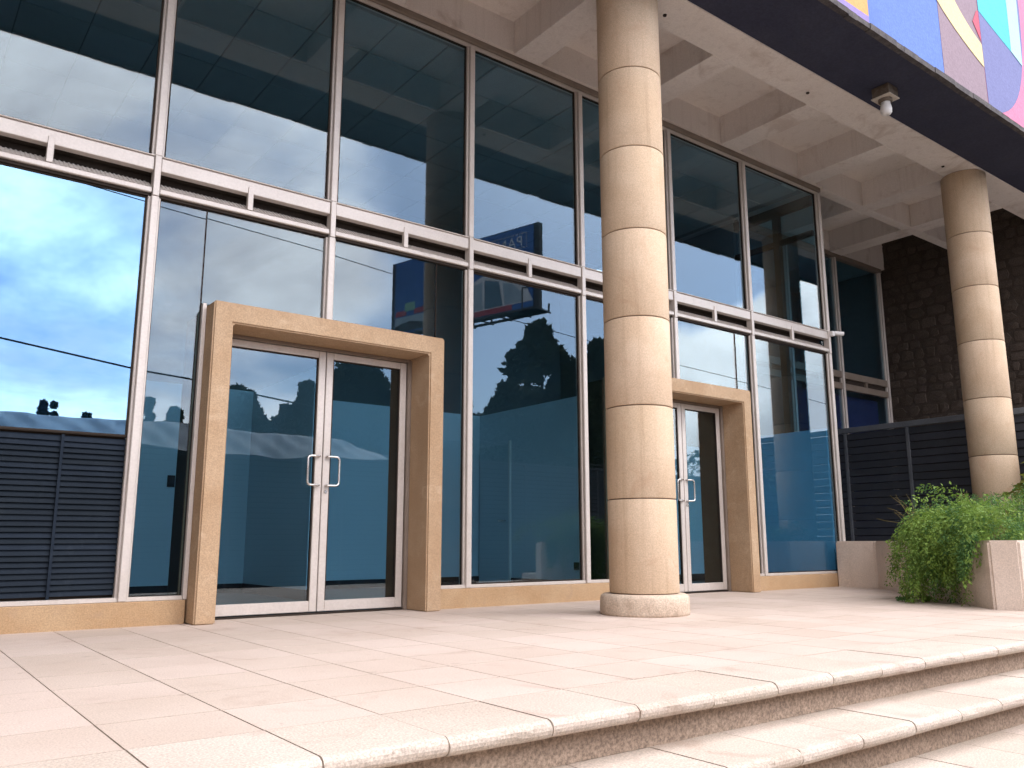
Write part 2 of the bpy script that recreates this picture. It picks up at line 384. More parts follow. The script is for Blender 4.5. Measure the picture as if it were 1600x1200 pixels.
# ================================================================== glazed facade
YG = 6.40
fac = thing('glazed_facade', 'tall tinted glass shopfront in a beige metal frame behind the round columns', 'building', (4.3, YG, 0))
XS = [-1.43, 0.01, 1.447, 2.89, 4.33, 5.78, 7.22, 8.66, 10.376]
P1 = (1.886, 3.934); P2 = (6.27, 8.312); PZ = 2.366
ZS, ZT0, ZT1, ZTOP = .197, 3.14, 3.462, 5.50
def mull(x, z0, z1, w=.046):
    bm = bmesh.new()
    box(bm, x - w, x + w, YG - .03, YG + .035, z0, z1, bev=.004)
    box(bm, x - w * .62, x + w * .62, YG - .062, YG - .0305, z0, z1, bev=.006)
    return obj('mullion', bm, 'alu', fac)
for x in XS:
    zb = PZ + .003 if (P1[0] < x < P1[1] or P2[0] < x < P2[1]) else .168
    mull(x, zb, ZT0 - .0); mull(x, ZT1 + .001, ZTOP)
    bm = B(x - .024, x + .024, YG - .066, YG + .02, ZT0 + .001, ZT1, bev=.004); obj('mullion', bm, 'alu', fac)
def sheet(x0, x1, z0, z1, m='glass', par=fac, y=YG):
    o = bx('window_pane', m, par, x0, x1, y - .004, y + .004, z0, z1, at=((x0 + x1) / 2, y, (z0 + z1) / 2))
    o.rotation_euler = (random.uniform(-1, 1) * R(.05), 0, random.uniform(-1, 1) * R(.06))
def gask(x0, x1, z0, z1, par=fac, y=YG, s=.012):
    bm = bmesh.new()
    for a in ((x0, x0 + s, z0, z1), (x1 - s, x1, z0, z1)): box(bm, a[0], a[1], y - .012, y + .012, a[2], a[3])
    for a in ((z0, z0 + s), (z1 - s, z1)): box(bm, x0 + s, x1 - s, y - .012, y + .012, a[0], a[1])
    obj('gasket', bm, 'dark_gasket', par)
W2 = .047
for i in range(len(XS) - 1):
    a, b = XS[i] + W2, XS[i + 1] - W2
    sheet(a + .01, b - .01, ZT1 + .03, ZTOP - .01); gask(a, b, ZT1 + .002, ZTOP)
    # transom of this bay
    bm = bmesh.new()
    box(bm, a - .02, b + .02, YG - .052, YG + .02, 3.345, 3.452, bev=.004)
    box(bm, a - .02, b + .02, YG - .068, YG + .02, 3.4525, ZT1, bev=.003)
    tr = obj('transom', bm, 'alu', fac)
    bm = bmesh.new(); extr(bm, [(YG - .05, 3.205), (YG + .07, 3.285), (YG + .09, 3.285), (YG + .09, 3.205)], 'x', a - .02, b + .02)
    nf = int((b - a) / .03)
    for k in range(nf):
        x = a + (k + .5) * (b - a) / nf
        extr(bm, [(YG - .056, 3.206), (YG + .064, 3.288), (YG + .071, 3.284), (YG - .049, 3.206)], 'x', x - .006, x + .006)
    obj('vent_grille', bm, 'alu', tr)
    bx('transom_bar', 'alu', tr, a - .02, b + .02, YG - .056, YG + .02, 3.162, 3.2045, bev=.006)
    bx('shadow_strip', 'dark_gasket', tr, a - .02, b + .02, YG - .03, YG + .02, ZT0, 3.1615)
    bx('recess_back', 'dark_gasket', tr, XS[i], XS[i + 1], YG + .0905, YG + .11, 3.20, 3.46)
    xm = (a + b) / 2
    bx('recess_top', 'dark_gasket', tr, XS[i], XS[i + 1], YG + .0205, YG + .09, 3.345, 3.36)
    bx('spacer', 'alu', tr, xm - .022, xm + .022, YG - .060, YG - .02, 3.2055, 3.40, bev=.003)
# lower panes
def lowpane(x0, x1, z0, m='glass', s=.012):
    sheet(x0 + .004, x1 - .004, z0 + .008, ZT0 - .006, m); gask(x0, x1, z0, ZT0 - .001, s=s)
lowpane(XS[0] + W2, XS[1] - W2, ZS)
lowpane(XS[4] + W2, XS[5] - W2, ZS); lowpane(XS[7] + W2, XS[8] - W2, ZS)
for (pl, pr_), (xa, xm, xb) in ((P1, (XS[2], XS[3], XS[4])), (P2, (XS[5], XS[6], XS[7]))):
    lowpane(xa + W2, pl - .034, ZS, s=.005)
    bx('side_frame', 'alu', fac, pl - .033, pl - .002, YG - .05, YG + .03, .168, PZ + .012, bev=.003)
    lowpane(pr_ + .034, xb - W2, ZS, s=.005)
    bx('side_frame', 'alu', fac, pr_ + .002, pr_ + .033, YG - .05, YG + .03, .168, PZ + .012, bev=.003)
    sheet(pl - .031, xm - W2 - .006, PZ + .018, ZT0 - .006); sheet(xm + W2 + .006, pr_ + .031, PZ + .018, ZT0 - .006)
# lower left bay: bright mirror glass above dark slats standing in for the mirrored fence
LZ = 1.315
a, b = XS[1] + W2, XS[2] - W2
lowpane(a, b, LZ, 'mirror')
refl_panel = obj('fence_reflection_panel', box(B(a, b, YG + .03, YG + .045, ZS + .001, LZ - .001), a, b, YG - .008, YG + .0295, LZ - .006, LZ - .001), 'dark_gasket', fac)
sm = bpy.data.meshes.new('fence_reflection_slat')
bm = extr(bmesh.new(), [(-.006, -.019), (.012, .019), (.018, .019), (.018, -.019)], 'x', -(b - a) / 2, (b - a) / 2); bm.to_mesh(sm); bm.free(); sm.materials.append(MT['fence_reflection'])
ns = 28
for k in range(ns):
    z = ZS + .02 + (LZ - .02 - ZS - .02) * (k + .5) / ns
    o = link('fence_reflection_slat', sm, None, refl_panel, Vector(((a + b) / 2, YG + .004, z)) - rootloc(refl_panel))
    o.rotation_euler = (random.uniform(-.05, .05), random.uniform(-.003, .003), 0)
bx('fence_reflection_post', 'fence_reflection', refl_panel, .985, 1.003, YG - .012, YG + .003, ZS + .002, LZ - .013)
# bottom rails, top frame, sills
for (x0, x1) in ((XS[0], P1[0] - .034), (P1[1] + .034, P2[0] - .034), (P2[1] + .034, XS[-1])):
    bx('bottom_rail', 'alu', fac, x0, x1, YG - .045, YG + .03, .167, ZS, bev=.003)
    nseg = 1
    bx('sill', 'sill', fac, x0 - (.02 if x0 > 0 else 0), x1 + .02, 6.335, YG + .05, -.01, .1665, bev=.006)
bx('top_frame', 'alu', fac, XS[0], XS[-1] + .05, YG - .035, YG + .05, ZTOP + .001, ZTOP + .035, bev=.003)
bx('top_frame', 'bronze', fac, XS[0], XS[-1] + .05, YG - .06, YG + .05, ZTOP + .036, 5.600, bev=.004)
bx('added_shade_wall', 'rock', fac, -2.6, -2.2, .4, YG - .07, GZ, 6.29)  # unseen wall, added to darken the faces turned left
# return side (runs back to the set-back wing) : low blue panel, glass and dark rails
xr = XS[-1]
bx('side_panel', 'blind', fac, xr - .075, xr - .03, YG + .05, 7.80, .0, 2.10)
bx('window_pane', 'glass', fac, xr - .024, xr - .016, YG + .05, 7.80, 2.12, 5.45)
for z0, z1 in ((5.36, 5.50), (4.90, 4.97)): bx('side_rail', 'dark_gasket', fac, xr - .07, xr + .0, YG + .05, 8.6, z0, z1)
for y in (7.05, 8.55): bx('side_mullion', 'dark_gasket', fac, xr - .075, xr + .005, y - .05, y + .05, 2.1 if y < 8 else 0, 5.36)

# ================================================================== stone door surrounds with glass doors
def portal(pl, pr_, name, label, split, single_handle=False):
    T = thing('entrance_door', label, 'door', ((pl + pr_) / 2, 6.17, 0))
    yf, yb = 6.17, 6.60
    bm = bmesh.new(); t = .152
    poly = [(pl, -.005), (pl, PZ), (pr_, PZ), (pr_, -.005), (pr_ - t, -.005), (pr_ - t, PZ - t - .008), (pl + t, PZ - t - .008), (pl + t, -.005)]
    A = [bm.verts.new((x, yf, z)) for x, z in poly]; Bk = [bm.verts.new((x, yb, z)) for x, z in poly]
    for q in ((0, 1, 6, 7), (1, 2, 5, 6), (2, 3, 4, 5)):
        bm.faces.new([A[i] for i in q]); bm.faces.new([Bk[i] for i in q][::-1])
    for i in range(8): bm.faces.new((A[i], A[(i + 1) % 8], Bk[(i + 1) % 8], Bk[i]))
    bmesh.ops.recalc_face_normals(bm, faces=bm.faces)
    es = [e for e in bm.edges if len(e.link_faces) == 2 and e.calc_face_angle(0) > .5]
    bmesh.ops.bevel(bm, geom=es, offset=.012, segments=2, affect='EDGES')
    obj('stone_surround', bm, 'portal', T)
    for x0, x1 in ((pl + .004, pl + t - .004), (pr_ - t + .004, pr_ - .004)):
        bx('mirrored_side_lining', 'dark_gasket', T, x0, x1, yb + .001, 6.88, .002, PZ - .03)  # dark boxes added to give the dark strip mirrored beside the surround
    il, ir, it = pl + t, pr_ - t, PZ - t - .008
    yd = 6.53
    bm = bmesh.new()
    for x0, x1 in ((il + .001, il + .035), (ir - .035, ir - .001)): box(bm, x0, x1, yd - .05, yd + .05, .001, it - .001, bev=.003)
    box(bm, il + .0355, ir - .0355, yd - .03, yd + .05, it - .032, it - .001, bev=.003)
    obj('door_frame', bm, 'bronze', T)
    bx('threshold', 'dark_gasket', T, il + .036, ir - .036, yd - .03, yd + .05, -.002, .014)
    for s, (x0, x1) in enumerate(((il + .04, split - .004), (split + .004, ir - .04))):
        bm = bmesh.new(); z0, z1 = .022, it - .036
        st = .062
        box(bm, x0, x0 + st, yd - .022, yd + .022, z0, z1, bev=.004); box(bm, x1 - st, x1, yd - .022, yd + .022, z0, z1, bev=.004)
        box(bm, x0 + st + .0005, x1 - st - .0005, yd - .02, yd + .02, z0, z0 + .085, bev=.004); box(bm, x0 + st + .0005, x1 - st - .0005, yd - .02, yd + .02, z1 - .058, z1, bev=.004)
        L = obj('door_leaf', bm, 'alu', T)
        bx('pane', 'glass', L, x0 + st + .003, x1 - st - .003, yd - .004, yd + .004, z0 + .088, z1 - .061)
        gm = bmesh.new(); g = .01
        box(gm, x0 + st + .001, x0 + st + g, yd - .014, yd + .014, z0 + .086, z1 - .059); box(gm, x1 - st - g, x1 - st - .001, yd - .014, yd + .014, z0 + .086, z1 - .059)
        box(gm, x0 + st + g, x1 - st - g, yd - .014, yd + .014, z1 - .059 - g, z1 - .059)
        obj('gasket', gm, 'dark_gasket', L)
        hx = (x1 - st / 2) if s == 0 else (x0 + st / 2)
        sg = -1 if s == 0 else 1
        zc0, zc1 = 1.035, 1.275
        def pull(sign):
            pts = []
            def arc(c, a0, a1, r=.03, n=5):
                for q in range(n + 1):
                    an = a0 + (a1 - a0) * q / n
                    pts.append((c[0] + sign * math.cos(an) * r, c[1], c[2] + math.sin(an) * r))
            yo = yd - .052
            pts.append((hx, yd - .02, zc1)); pts.append((hx, yo + .008, zc1)); pts.append((hx + sign * .01, yo, zc1))
            arc((hx + sign * .075, yo, zc1 - .03), math.pi / 2, 0); arc((hx + sign * .075, yo, zc0 + .03), 0, -math.pi / 2)
            pts.append((hx + sign * .01, yo, zc0)); pts.append((hx, yo + .008, zc0)); pts.append((hx, yd - .02, zc0))
            return pts
        obj('handle', tube(bmesh.new(), pull(sg), .0095, 10), 'steel', L, smooth=True)
        if s == 1:
            bmk = bmesh.new()
            vv = bmesh.ops.create_cone(bmk, cap_ends=True, segments=16, radius1=.014, radius2=.014, depth=.012)['verts']
            bmesh.ops.rotate(bmk, verts=bmk.verts, cent=(0, 0, 0), matrix=Matrix.Rotation(R(90), 3, 'X'))
            bmesh.ops.translate(bmk, verts=bmk.verts, vec=(hx, yd - .027, .985))
            obj('lock', bmk, 'steel', L)
    return T
portal(P1[0], P1[1], 'entrance', 'wide glass double door in an ochre stone surround, in full view left of the round column', 2.958)
portal(P2[0], P2[1], 'entrance', 'glass door in an ochre stone surround half hidden behind the near round column', 7.435)

# ================================================================== interior seen through the glass
obj('interior_floor', B(X0, xr - .08, YG + .12, 12.0, -.004, .0), 'intfloor', kind='structure')
def wall(name, x0, x1, y0, y1, z1, m='wallblue', base=True):
    o = obj(name, B(x0, x1, y0, y1, .002, z1), m, kind='structure')
    if base:
        bx('baseboard', 'basebd', o, x0 - .012, x1 + .012, y0 - .012, y1 + .012, .002, .105)
    return o
wb = wall('interior_back_wall', X0 + .1, 6.93, 9.90, 10.0, 2.38)
bx('light_switch', 'basebd', wb, 2.63, 2.71, 9.88, 9.899, 1.19, 1.32)
pw = wall('interior_partition_wall', 6.93, 7.03, 6.95, 9.898, 2.38)
bx('socket', 'basebd', pw, 6.915, 6.929, 7.74, 7.86, .24, .33)
dr = obj('interior_door', B(6.905, 6.929, 9.17, 9.86, .01, 1.90), 'doorwhite'); tag(dr, 'pale flat interior door in the low partition seen through the third window', 'door')
bx('door_jamb', 'white', dr, 6.895, 6.9285, 9.135, 9.168, .0, 1.95)
obj('handle', tube(bmesh.new(), [(6.904, 9.24, .86), (6.86, 9.24, .86), (6.858, 9.25, .86), (6.858, 9.34, .86)], .01), 'steel', dr)
wall('interior_partition_wall', 3.56, 3.66, 8.1, 9.898, 2.38)
wall('interior_side_wall', 7.05, xr - .1, 8.55, 8.65, 2.02)
obj('interior_far_wall', B(X0, xr, 12.0, 12.1, 0, 5.6), 'walldark', kind='structure')
obj('interior_end_wall', B(X0 - .1, X0 - .001, YG + .1, 12.0, 0, 5.6), 'walldark', kind='structure')
obj('interior_end_wall', B(xr - .09, xr - .0, 7.805, 12.0, 0, 5.5), 'walldark', kind='structure')
clg = obj('interior_ceiling', B(X0, xr - .05, YG + .06, 12.0, 5.585, 5.62), 'cgrid', kind='structure')
cm_ = bpy.data.meshes.new('ceiling_tile'); b_ = B(-.294, .294, -.294, .294, -.008, .008, bev=.002); b_.to_mesh(cm_); b_.free(); cm_.materials.append(MT['ctile'])
rest = bmesh.new()
for i in range(-5, 17):
    for j in range(0, 9):
        x, y = -.01 + .6 * i + .3, 6.58 + .6 * j + .3
        if x < X0 + .3 or x > xr - .4 or y > 11.7: continue
        if i >= -1 and j < 7: link('ceiling_tile', cm_, None, clg, (x, y, 5.578 + random.uniform(-.002, .003)))
        else: box(rest, x - .29, x + .29, y - .29, y + .29, 5.57, 5.586)
obj('ceiling_tiles_beyond', rest, 'ctile', clg, kind='stuff')

# ================================================================== canopy with coffered soffit, navy band and painted fascia
cano = thing('porch_canopy', 'coffered concrete porch canopy with navy soffit band and a colourful painted fascia above', 'canopy', (6, 4.9, 5.5))
ZB, ZC = 5.572, 5.95
XA = X0 - .5
bx('front_beam', 'conc', cano, XA, 24, 4.62, 5.055, ZB, 6.29, bev=.006)
RX = [-3.51 + .0, -1.845, -.18, 1.49, 3.155, 4.82, 6.49, 8.155, 9.83, 11.475, 12.90]
for x in RX:
    w = .335 if x < 11 else (.315 if x < 12 else .355)
    bx('rib', 'conc', cano, x, x + w, 5.0555, 6.30 if x < xr - .5 else 6.2995, ZB + .001, ZC + .02, bev=.005)
    if x > xr - .6:
        bx('rib', 'conc', cano, x, x + w, 6.4605, 7.75, ZB + .001, ZC + .02, bev=.005)
bx('wall_beam', 'conc', cano, XA, xr + .052, 6.3005, 6.46, 5.6015, 6.29)
bx('wall_beam', 'conc', cano, xr + .0525, 24, 6.30, 6.46, ZB, 6.29, bev=.005)
bx('wall_beam', 'conc', cano, xr + .1, 14.7, 7.7505, 7.95, 5.60, 6.29)
bx('coffer_slab', 'conc', cano, XA, 13.255, 5.0, 7.9, ZC, ZC + .1)
bx('roof_slab', 'conc', cano, XA, 24, 3.905, 12.5, 6.295, 6.6)
bx('return_fascia', 'conc', cano, xr - .02, xr + .05, 6.4605, 7.75, 5.47, ZC)
# navy soffit band with a drip edge
bx('soffit_band', 'navy', cano, XA, 24, 3.86, 4.6195, ZB + .012, 5.75)
bm = bmesh.new()
x = XA
while x < 24:
    w = random.uniform(.12, .5); dz = random.uniform(-.006, .008); dy = random.uniform(-.006, .006)
    box(bm, x, x + w + .002, 3.80 + dy, 3.8595, ZB - .018 + dz, ZB + .05)
    x += w
obj('drip_edge', bm, 'drip', cano)
fascia = bx('painted_fascia', paint('blue_ground', (.115, .20, .53)), cano, XA, 24, 3.83, 3.9, ZB + .0505, 8.6)
# painted shapes of the mural: thin coats on the fascia, each its own sheet
def shape(pts, m, d):
    bm = bmesh.new(); y0 = 3.83 - .003 * d
    A = [bm.verts.new((x, y0, z)) for x, z in pts]; Bk = [bm.verts.new((x, 3.8295 - .0029 * (d - 1), z)) for x, z in pts]
    n = len(pts); bm.faces.new(A); bm.faces.new(Bk[::-1])
    for i in range(n): bm.faces.new((A[i], Bk[i], Bk[(i + 1) % n], A[(i + 1) % n]))
    bmesh.ops.recalc_face_normals(bm, faces=bm.faces)
    obj('painted_shape', bm, m, fascia)
zb0 = ZB + .055
def bez(p0, p1, p2, n=10):
    return [tuple((1 - t) ** 2 * a + 2 * t * (1 - t) * b + t * t * c for a, b, c in zip(p0, p1, p2)) for t in [i / n for i in range(n + 1)]]
P_or = paint('orange', (.60, .36, .13)); P_mv = paint('mauve', (.27, .20, .235)); P_ye = paint('pale_yellow', (.74, .60, .33)); P_rd = paint('pink_red', (.55, .10, .15))
P_cy = paint('cyan', (.08, .50, .60)); P_lc = paint('pale_cyan', (.40, .66, .74)); P_pk = paint('pink', (.66, .20, .32)); P_sl = paint('slate_blue', (.165, .18, .36)); P_vi = paint('violet', (.28, .22, .52))
shape([(4.0, zb0), (7.39, zb0), (7.39, 8.5), (4.0, 8.5)], P_or, 1)
shape([(3.9, zb0 + .001), (7.385, zb0 + .001), (7.385, 5.72), (3.9, 5.70)], P_vi, 2)
shape([(8.93, zb0), (9.985, zb0), (9.985, 8.5), (8.93, 8.5)], P_mv, 1)
shape([(9.99, zb0), (13.2, zb0), (13.2, 8.5), (9.99, 8.5)], P_pk, 1)
edge = bez((10.25, zb0), (11.05, 5.85), (11.22, 6.9)) + bez((11.22, 6.9), (11.35, 7.8), (11.2, 8.5))
shape([(9.992, zb0)] + edge + [(9.992, 8.5)], P_sl, 2)
shape(bez((8.87, 6.60), (9.2, 6.35), (9.975, 6.12), 8) + [(9.975, 6.42)] + bez((9.975, 6.42), (9.6, 6.55), (9.33, 6.78), 8)[1:] + [(9.28, 8.4), (8.94, 8.4)], P_ye, 3)
shape([(9.80, 6.66), (9.975, 6.46), (9.975, 6.87), (9.93, 6.85)], P_rd, 3)
shape(bez((9.995, 6.88), (10.55, 6.72), (10.98, 6.62), 6) + [(11.05, 8.4), (9.995, 8.4)], P_cy, 3)
shape([(10.83, 6.655), (11.13, 6.56), (11.20, 7.6), (11.1, 8.4), (10.9, 8.4)], P_lc, 4)
shape([(13.2, zb0), (16, zb0), (16, 8.5), (13.21, 8.5)], P_cy, 2)
# bolt holes in the beam
for x in (5.576, 7.93, 11.058): 
    bm = bmesh.new(); bmesh.ops.create_cone(bm, cap_ends=True, segments=10, radius1=.018, radius2=.022, depth=.02); bmesh.ops.translate(bm, verts=bm.verts, vec=(x, 4.89, ZB - .002))
    obj('bolt', bm, 'dark_gasket', cano)

# lamp under the navy band
LP = thing('ceiling_lamp', 'small boxy lamp with a bare white bulb under the navy soffit band', 'lamp', (8.56, 4.33, 5.584))
bx('housing', 'lampbox', LP, 8.46, 8.66, 4.23, 4.43, 5.46, 5.583, bev=.006)
bx('base_plate', 'lampplate', LP, 8.45, 8.67, 4.22, 4.44, 5.447, 5.4595, bev=.003)
obj('bulb', lathe(bmesh.new(), [(.02, 5.26), (.045, 5.268), (.06, 5.29), (.062, 5.33), (.055, 5.37), (.05, 5.39), (.05, 5.446)], (8.56, 4.33), 20), 'white', LP, smooth=True)
obj('socket', lathe(bmesh.new(), [(.066, 5.41), (.075, 5.42), (.075, 5.446)], (8.56, 4.33), 20), 'lampbox', LP)

# ================================================================== round columns
def column(cx, cy, label, joints):
    T = thing('round_column', label, 'column', (cx, cy, 0), 'round stone columns of the porch')
    r = .281
    bm = lathe(bmesh.new(), [(.352, -.005), (.362, .02), (.36, .09), (.357, .135), (.345, .155), (.325, .163), (.2, .165)], (cx, cy), 96)
    rr = random.Random(3)
    for v in bm.verts:
        a = math.atan2(v.co.y - cy, v.co.x - cx)
        if .0 < v.co.z < .1:
            k = 1 + .02 * math.sin(a * 9 + 1) * math.sin(a * 5) - .02 * rr.random()
            v.co.x = cx + (v.co.x - cx) * k; v.co.y = cy + (v.co.y - cy) * k
    obj('base', bm, 'colbase', T, smooth=True)
    obj('core', lathe(bmesh.new(), [(r - .012, .16), (r - .012, ZB + .002)], (cx, cy), 48), 'joint', T, smooth=True)
    zs = [.166] + joints + [ZB]
    for a, b in zip(zs, zs[1:]):
        g = .004; h = b - a - 2 * g
        bm = lathe(bmesh.new(), [(r - .011, a + g), (r - .003, a + g + .001), (r, a + g + .006), (r, b - g - .006), (r - .003, b - g - .001), (r - .011, b - g)], (cx, cy), 72)
        o = obj('drum', bm, 'drum', T)
        for p in o.data.polygons: p.use_smooth = abs(p.normal.z) < .2
J = [.911, 1.665, 2.412, 3.180, 3.929, 4.675]
column(5.068, 4.90, 'nearest round sandy stone column, rising from a low worn base between the two doors', J)
column(11.64, 4.90, 'far round sandy stone column rising behind the planted box, top under the navy band', J)

# wall camera on the corner of the glazing
cc = thing('security_camera', 'small white security camera on the corner frame of the glazing', 'camera', (10.40, 6.31, 3.42))
bx('bracket', 'white', cc, 10.37, 10.43, 6.28, 6.333, 3.385, 3.455, bev=.006)
bm = bmesh.new(); tube(bm, [(10.43, 6.29, 3.43), (10.52, 6.21, 3.415)], .03, 14); obj('body', bm, 'white', cc, smooth=False)
obj('lens', tube(bmesh.new(), [(10.5205, 6.2095, 3.415), (10.526, 6.205, 3.414)], .02, 14), 'dark_gasket', cc)

# ================================================================== set-back wing, rubble wall
wing = thing('set_back_wing', 'recessed dark glazed bay of the building between the corner frame and the rubble wall', 'building', (13, 7.83, 0))
YW = 7.83
for x in (xr + .06, 11.64, 13.08, 14.56):
    bm = bmesh.new(); box(bm, x - .045, x + .045, YW - .03, YW + .03, 0, 5.52, bev=.004); box(bm, x - .026, x + .026, YW - .06, YW - .0305, 0, 5.52, bev=.004)
    obj('mullion', bm, 'alu', wing)
for a, b in ((xr + .11, 11.59), (11.69, 13.03), (13.13, 14.51)):
    bx('window_pane', 'glass', wing, a, b, YW - .004, YW + .004, 3.46, 5.5); bx('window_pane', 'glass', wing, a, b, YW - .004, YW + .004, .2, 3.14)
    bm = bmesh.new(); box(bm, a, b, YW - .05, YW + .02, 3.34, 3.458, bev=.004); box(bm, a, b, YW - .05, YW + .02, 3.142, 3.25, bev=.004)
    xm = (a + b) / 2; box(bm, xm - .022, xm + .022, YW - .045, YW + .015, 3.2505, 3.3395)
    obj('transom', bm, 'bronze', wing)
    bx('recess_back', 'dark_gasket', wing, a, b, YW + .0, YW + .018, 3.2505, 3.3395)
bx('top_frame', 'bronze', wing, xr + .06, 14.62, YW - .06, YW + .05, 5.52, 5.6)
bx('bottom_sill', 'sill', wing, xr + .06, 14.62, YW - .06, YW + .1, -.01, .2)
obj('wing_back_wall', B(xr + .05, 14.6, 9.6, 9.7, 0, 5.6), 'walldark', kind='structure')
obj('wing_end_wall', B(14.6, 14.69, 7.9, 9.7, 0, 5.6), 'walldark', kind='structure')
obj('wing_ceiling', B(xr + .05, 14.6, 7.9, 9.6, 5.57, 5.66), 'ctile', kind='structure')
obj('wing_blind', B(11.7, 14.5, 8.0, 8.03, .2, 3.1), stone('dark_violet_blind', (.05, .045, .12), (.06, .05, .14), (.95, 1.05), 2, 40, .05, .8), wing)
# rubble wall, coming forward on the right
rw = obj('rubble_wall', B(14.70, 15.1, 3.9, 8.4, -1, 6.29), 'rockback'); tag(rw, 'tall dark brown rubble stone wall closing the right end of the porch', 'wall')
rr = random.Random(11); cnt = 0
restb = bmesh.new()
def rock(bm, y0, y1, z0, z1, d):
    j = lambda s: rr.uniform(-s, s)
    ym, zm = (y0 + y1) / 2, (z0 + z1) / 2
    n = rr.randint(6, 8); ring = []
    for i in range(n):
        an = 2 * math.pi * (i + rr.uniform(-.25, .25)) / n
        ry, rz = (y1 - y0) / 2, (z1 - z0) / 2
        k = 1 / max(abs(math.cos(an)), abs(math.sin(an))) * .93
        ring.append((ym + math.cos(an) * ry * min(k, 1.22) , zm + math.sin(an) * rz * min(k, 1.22)))
    bk = [bm.verts.new((14.705, y, z)) for y, z in ring]
    fr = [bm.verts.new((14.70 - d * .65 + j(.006), ym + (y - ym) * .93, zm + (z - zm) * .93)) for y, z in ring]
    ctr = bm.verts.new((14.70 - d, ym + j(.03), zm + j(.02)))
    for i in range(n):
        k = (i + 1) % n
        bm.faces.new((bk[i], bk[k], fr[k], fr[i])); bm.faces.new((fr[i], fr[k], ctr))
z = .2
while z < 6.2:
    h = rr.uniform(.13, .22); y = 3.95 + rr.uniform(0, .2)
    while y < 8.2:
        w = rr.uniform(.14, .36)
        near = 1.9 < z < 6.0 and cnt < 290 and 5.0 < y < 8.0
        d = rr.uniform(.008, .024)
        if near:
            bm = bmesh.new(); rock(bm, y + .006, y + w - .006, z + .006, z + h - .006, d); bmesh.ops.recalc_face_normals(bm, faces=bm.faces); obj('stone', bm, 'rock', rw); cnt += 1
        else: rock(restb, y + .006, y + w - .006, z + .006, z + h - .006, d)
        y += w
    z += h
bmesh.ops.recalc_face_normals(restb, faces=restb.faces)
obj('stones_beyond', restb, 'rock', rw, kind='stuff')

# ================================================================== fences of horizontal slats
def slat_mesh(L, axis, h=.112):
    prof = [(0, -h / 2), (-.018, -h / 2 + .012), (-.004, h / 2), (.012, h / 2), (.012, -h / 2)]
    bm = bmesh.new()
    extr(bm, prof, axis, -L / 2, L / 2)
    me = bpy.data.meshes.new('slat'); bm.to_mesh(me); bm.free(); me.materials.append(MT['slat']); return me
FX = 12.3
fn = thing('slat_fence', 'dark navy slatted metal fence with grey rail behind the planter at the far column', 'fence', (FX, 6, .3))
ZF0, ZF1 = .20, 2.27
ys = [7.80, 7.36, 6.345, 5.33, 4.31, 3.3]
sl_cache = {}
for y1, y0 in zip(ys, ys[1:]):
    L = round(y1 - y0 - .05, 3); me = sl_cache.get(L)
    if me is None: me = sl_cache[L] = slat_mesh(L, 'y')
    for k in range(18):
        zc = ZF0 + .06 + k * .1145
        o = link('slat', me, None, fn, Vector((FX, (y0 + y1) / 2, zc)) - fn.location); o.rotation_euler = (0, random.uniform(-.05, .05), 0)
for y in ys: bx('post', 'fpost', fn, FX - .035, FX + .02, y - .024, y + .024, .0, ZF1 + .002, bev=.003)
bx('top_rail', 'fpost', fn, FX - .045, FX + .04, ys[-1], ys[0], ZF1 + .0025, ZF1 + .085, bev=.004)

YF = -3.5
f2 = thing('slat_fence', 'long dark navy slatted fence across the street, seen mirrored in the glass doors', 'fence', (6, YF, GZ))
FZ1 = 2.45
xs = [-4 + 2.4 * i for i in range(13)]
bmr = None
me2 = bpy.data.meshes.new('slat'); bm = extr(bmesh.new(), [(0, -.05), (.018, -.038), (.004, .05), (-.012, .05), (-.012, -.05)], 'x', -1.175, 1.175); bm.to_mesh(me2); bm.free(); me2.materials.append(MT['slat'])
for i in range(len(xs) - 1):
    if i < 8:
        for k in range(32): link('slat', me2, None, f2, Vector(((xs[i] + xs[i + 1]) / 2, YF, GZ + .12 + k * .105)) - f2.location)
    else:
        bm = bmesh.new()
        for k in range(32): 
            z = GZ + .12 + k * .105; box(bm, xs[i] + .03, xs[i + 1] - .03, YF - .01, YF + .012, z - .048, z + .048)
        obj('slats_beyond', bm, 'slat', f2, kind='stuff')
for x in xs: bx('post', 'fpost', f2, x - .03, x + .03, YF - .03, YF + .022, GZ, FZ1 - .001)
bx('backing_sheet', 'slat', f2, xs[0], xs[-1], YF - .05, YF - .032, GZ, FZ1 - .002)
bx('top_rail', 'fpost', f2, xs[0], xs[-1], YF - .05, YF + .035, FZ1, FZ1 + .05)
# crumpled tarpaulin thrown over the top of that fence
bm = bmesh.new(); rt = random.Random(5); NX, NZ = 260, 12; grid = []
ph = [rt.uniform(0, 6.28) for _ in range(8)]
for i in range(NX + 1):
    x = -4 + 12.9 * i / NX; row = []
    top = FZ1 + .34 + .035 * math.sin(x * .8 + ph[0]) + .02 * math.sin(x * 2.1 + ph[1])
    bot = FZ1 - .17 + .05 * math.sin(x * 1.1 + ph[2]) + .03 * math.sin(x * 3.7 + ph[3])
    if x > 8.0: top -= (x - 8.0) * .25
    for k in range(NZ + 1):
        t = k / NZ; z = top + (bot - top) * t
        y = YF - .12 + .62 * t + .05 * math.sin(x * 5.2 + t * 4 + ph[4]) + .035 * math.sin(x * 11 - t * 7 + ph[5]) + .015 * math.sin(x * 23 + t * 5)
        row.append(bm.verts.new((x, y, z)))
    for k in range(1, 4): row.insert(0, bm.verts.new((x, YF - .12 - k * .09, top - .02 * k * k)))
    grid.append(row)
for a, b in zip(grid, grid[1:]):
    for k in range(len(a) - 1): bm.faces.new((a[k], a[k + 1], b[k + 1], b[k]))
bmesh.ops.solidify(bm, geom=bm.faces, thickness=.004)
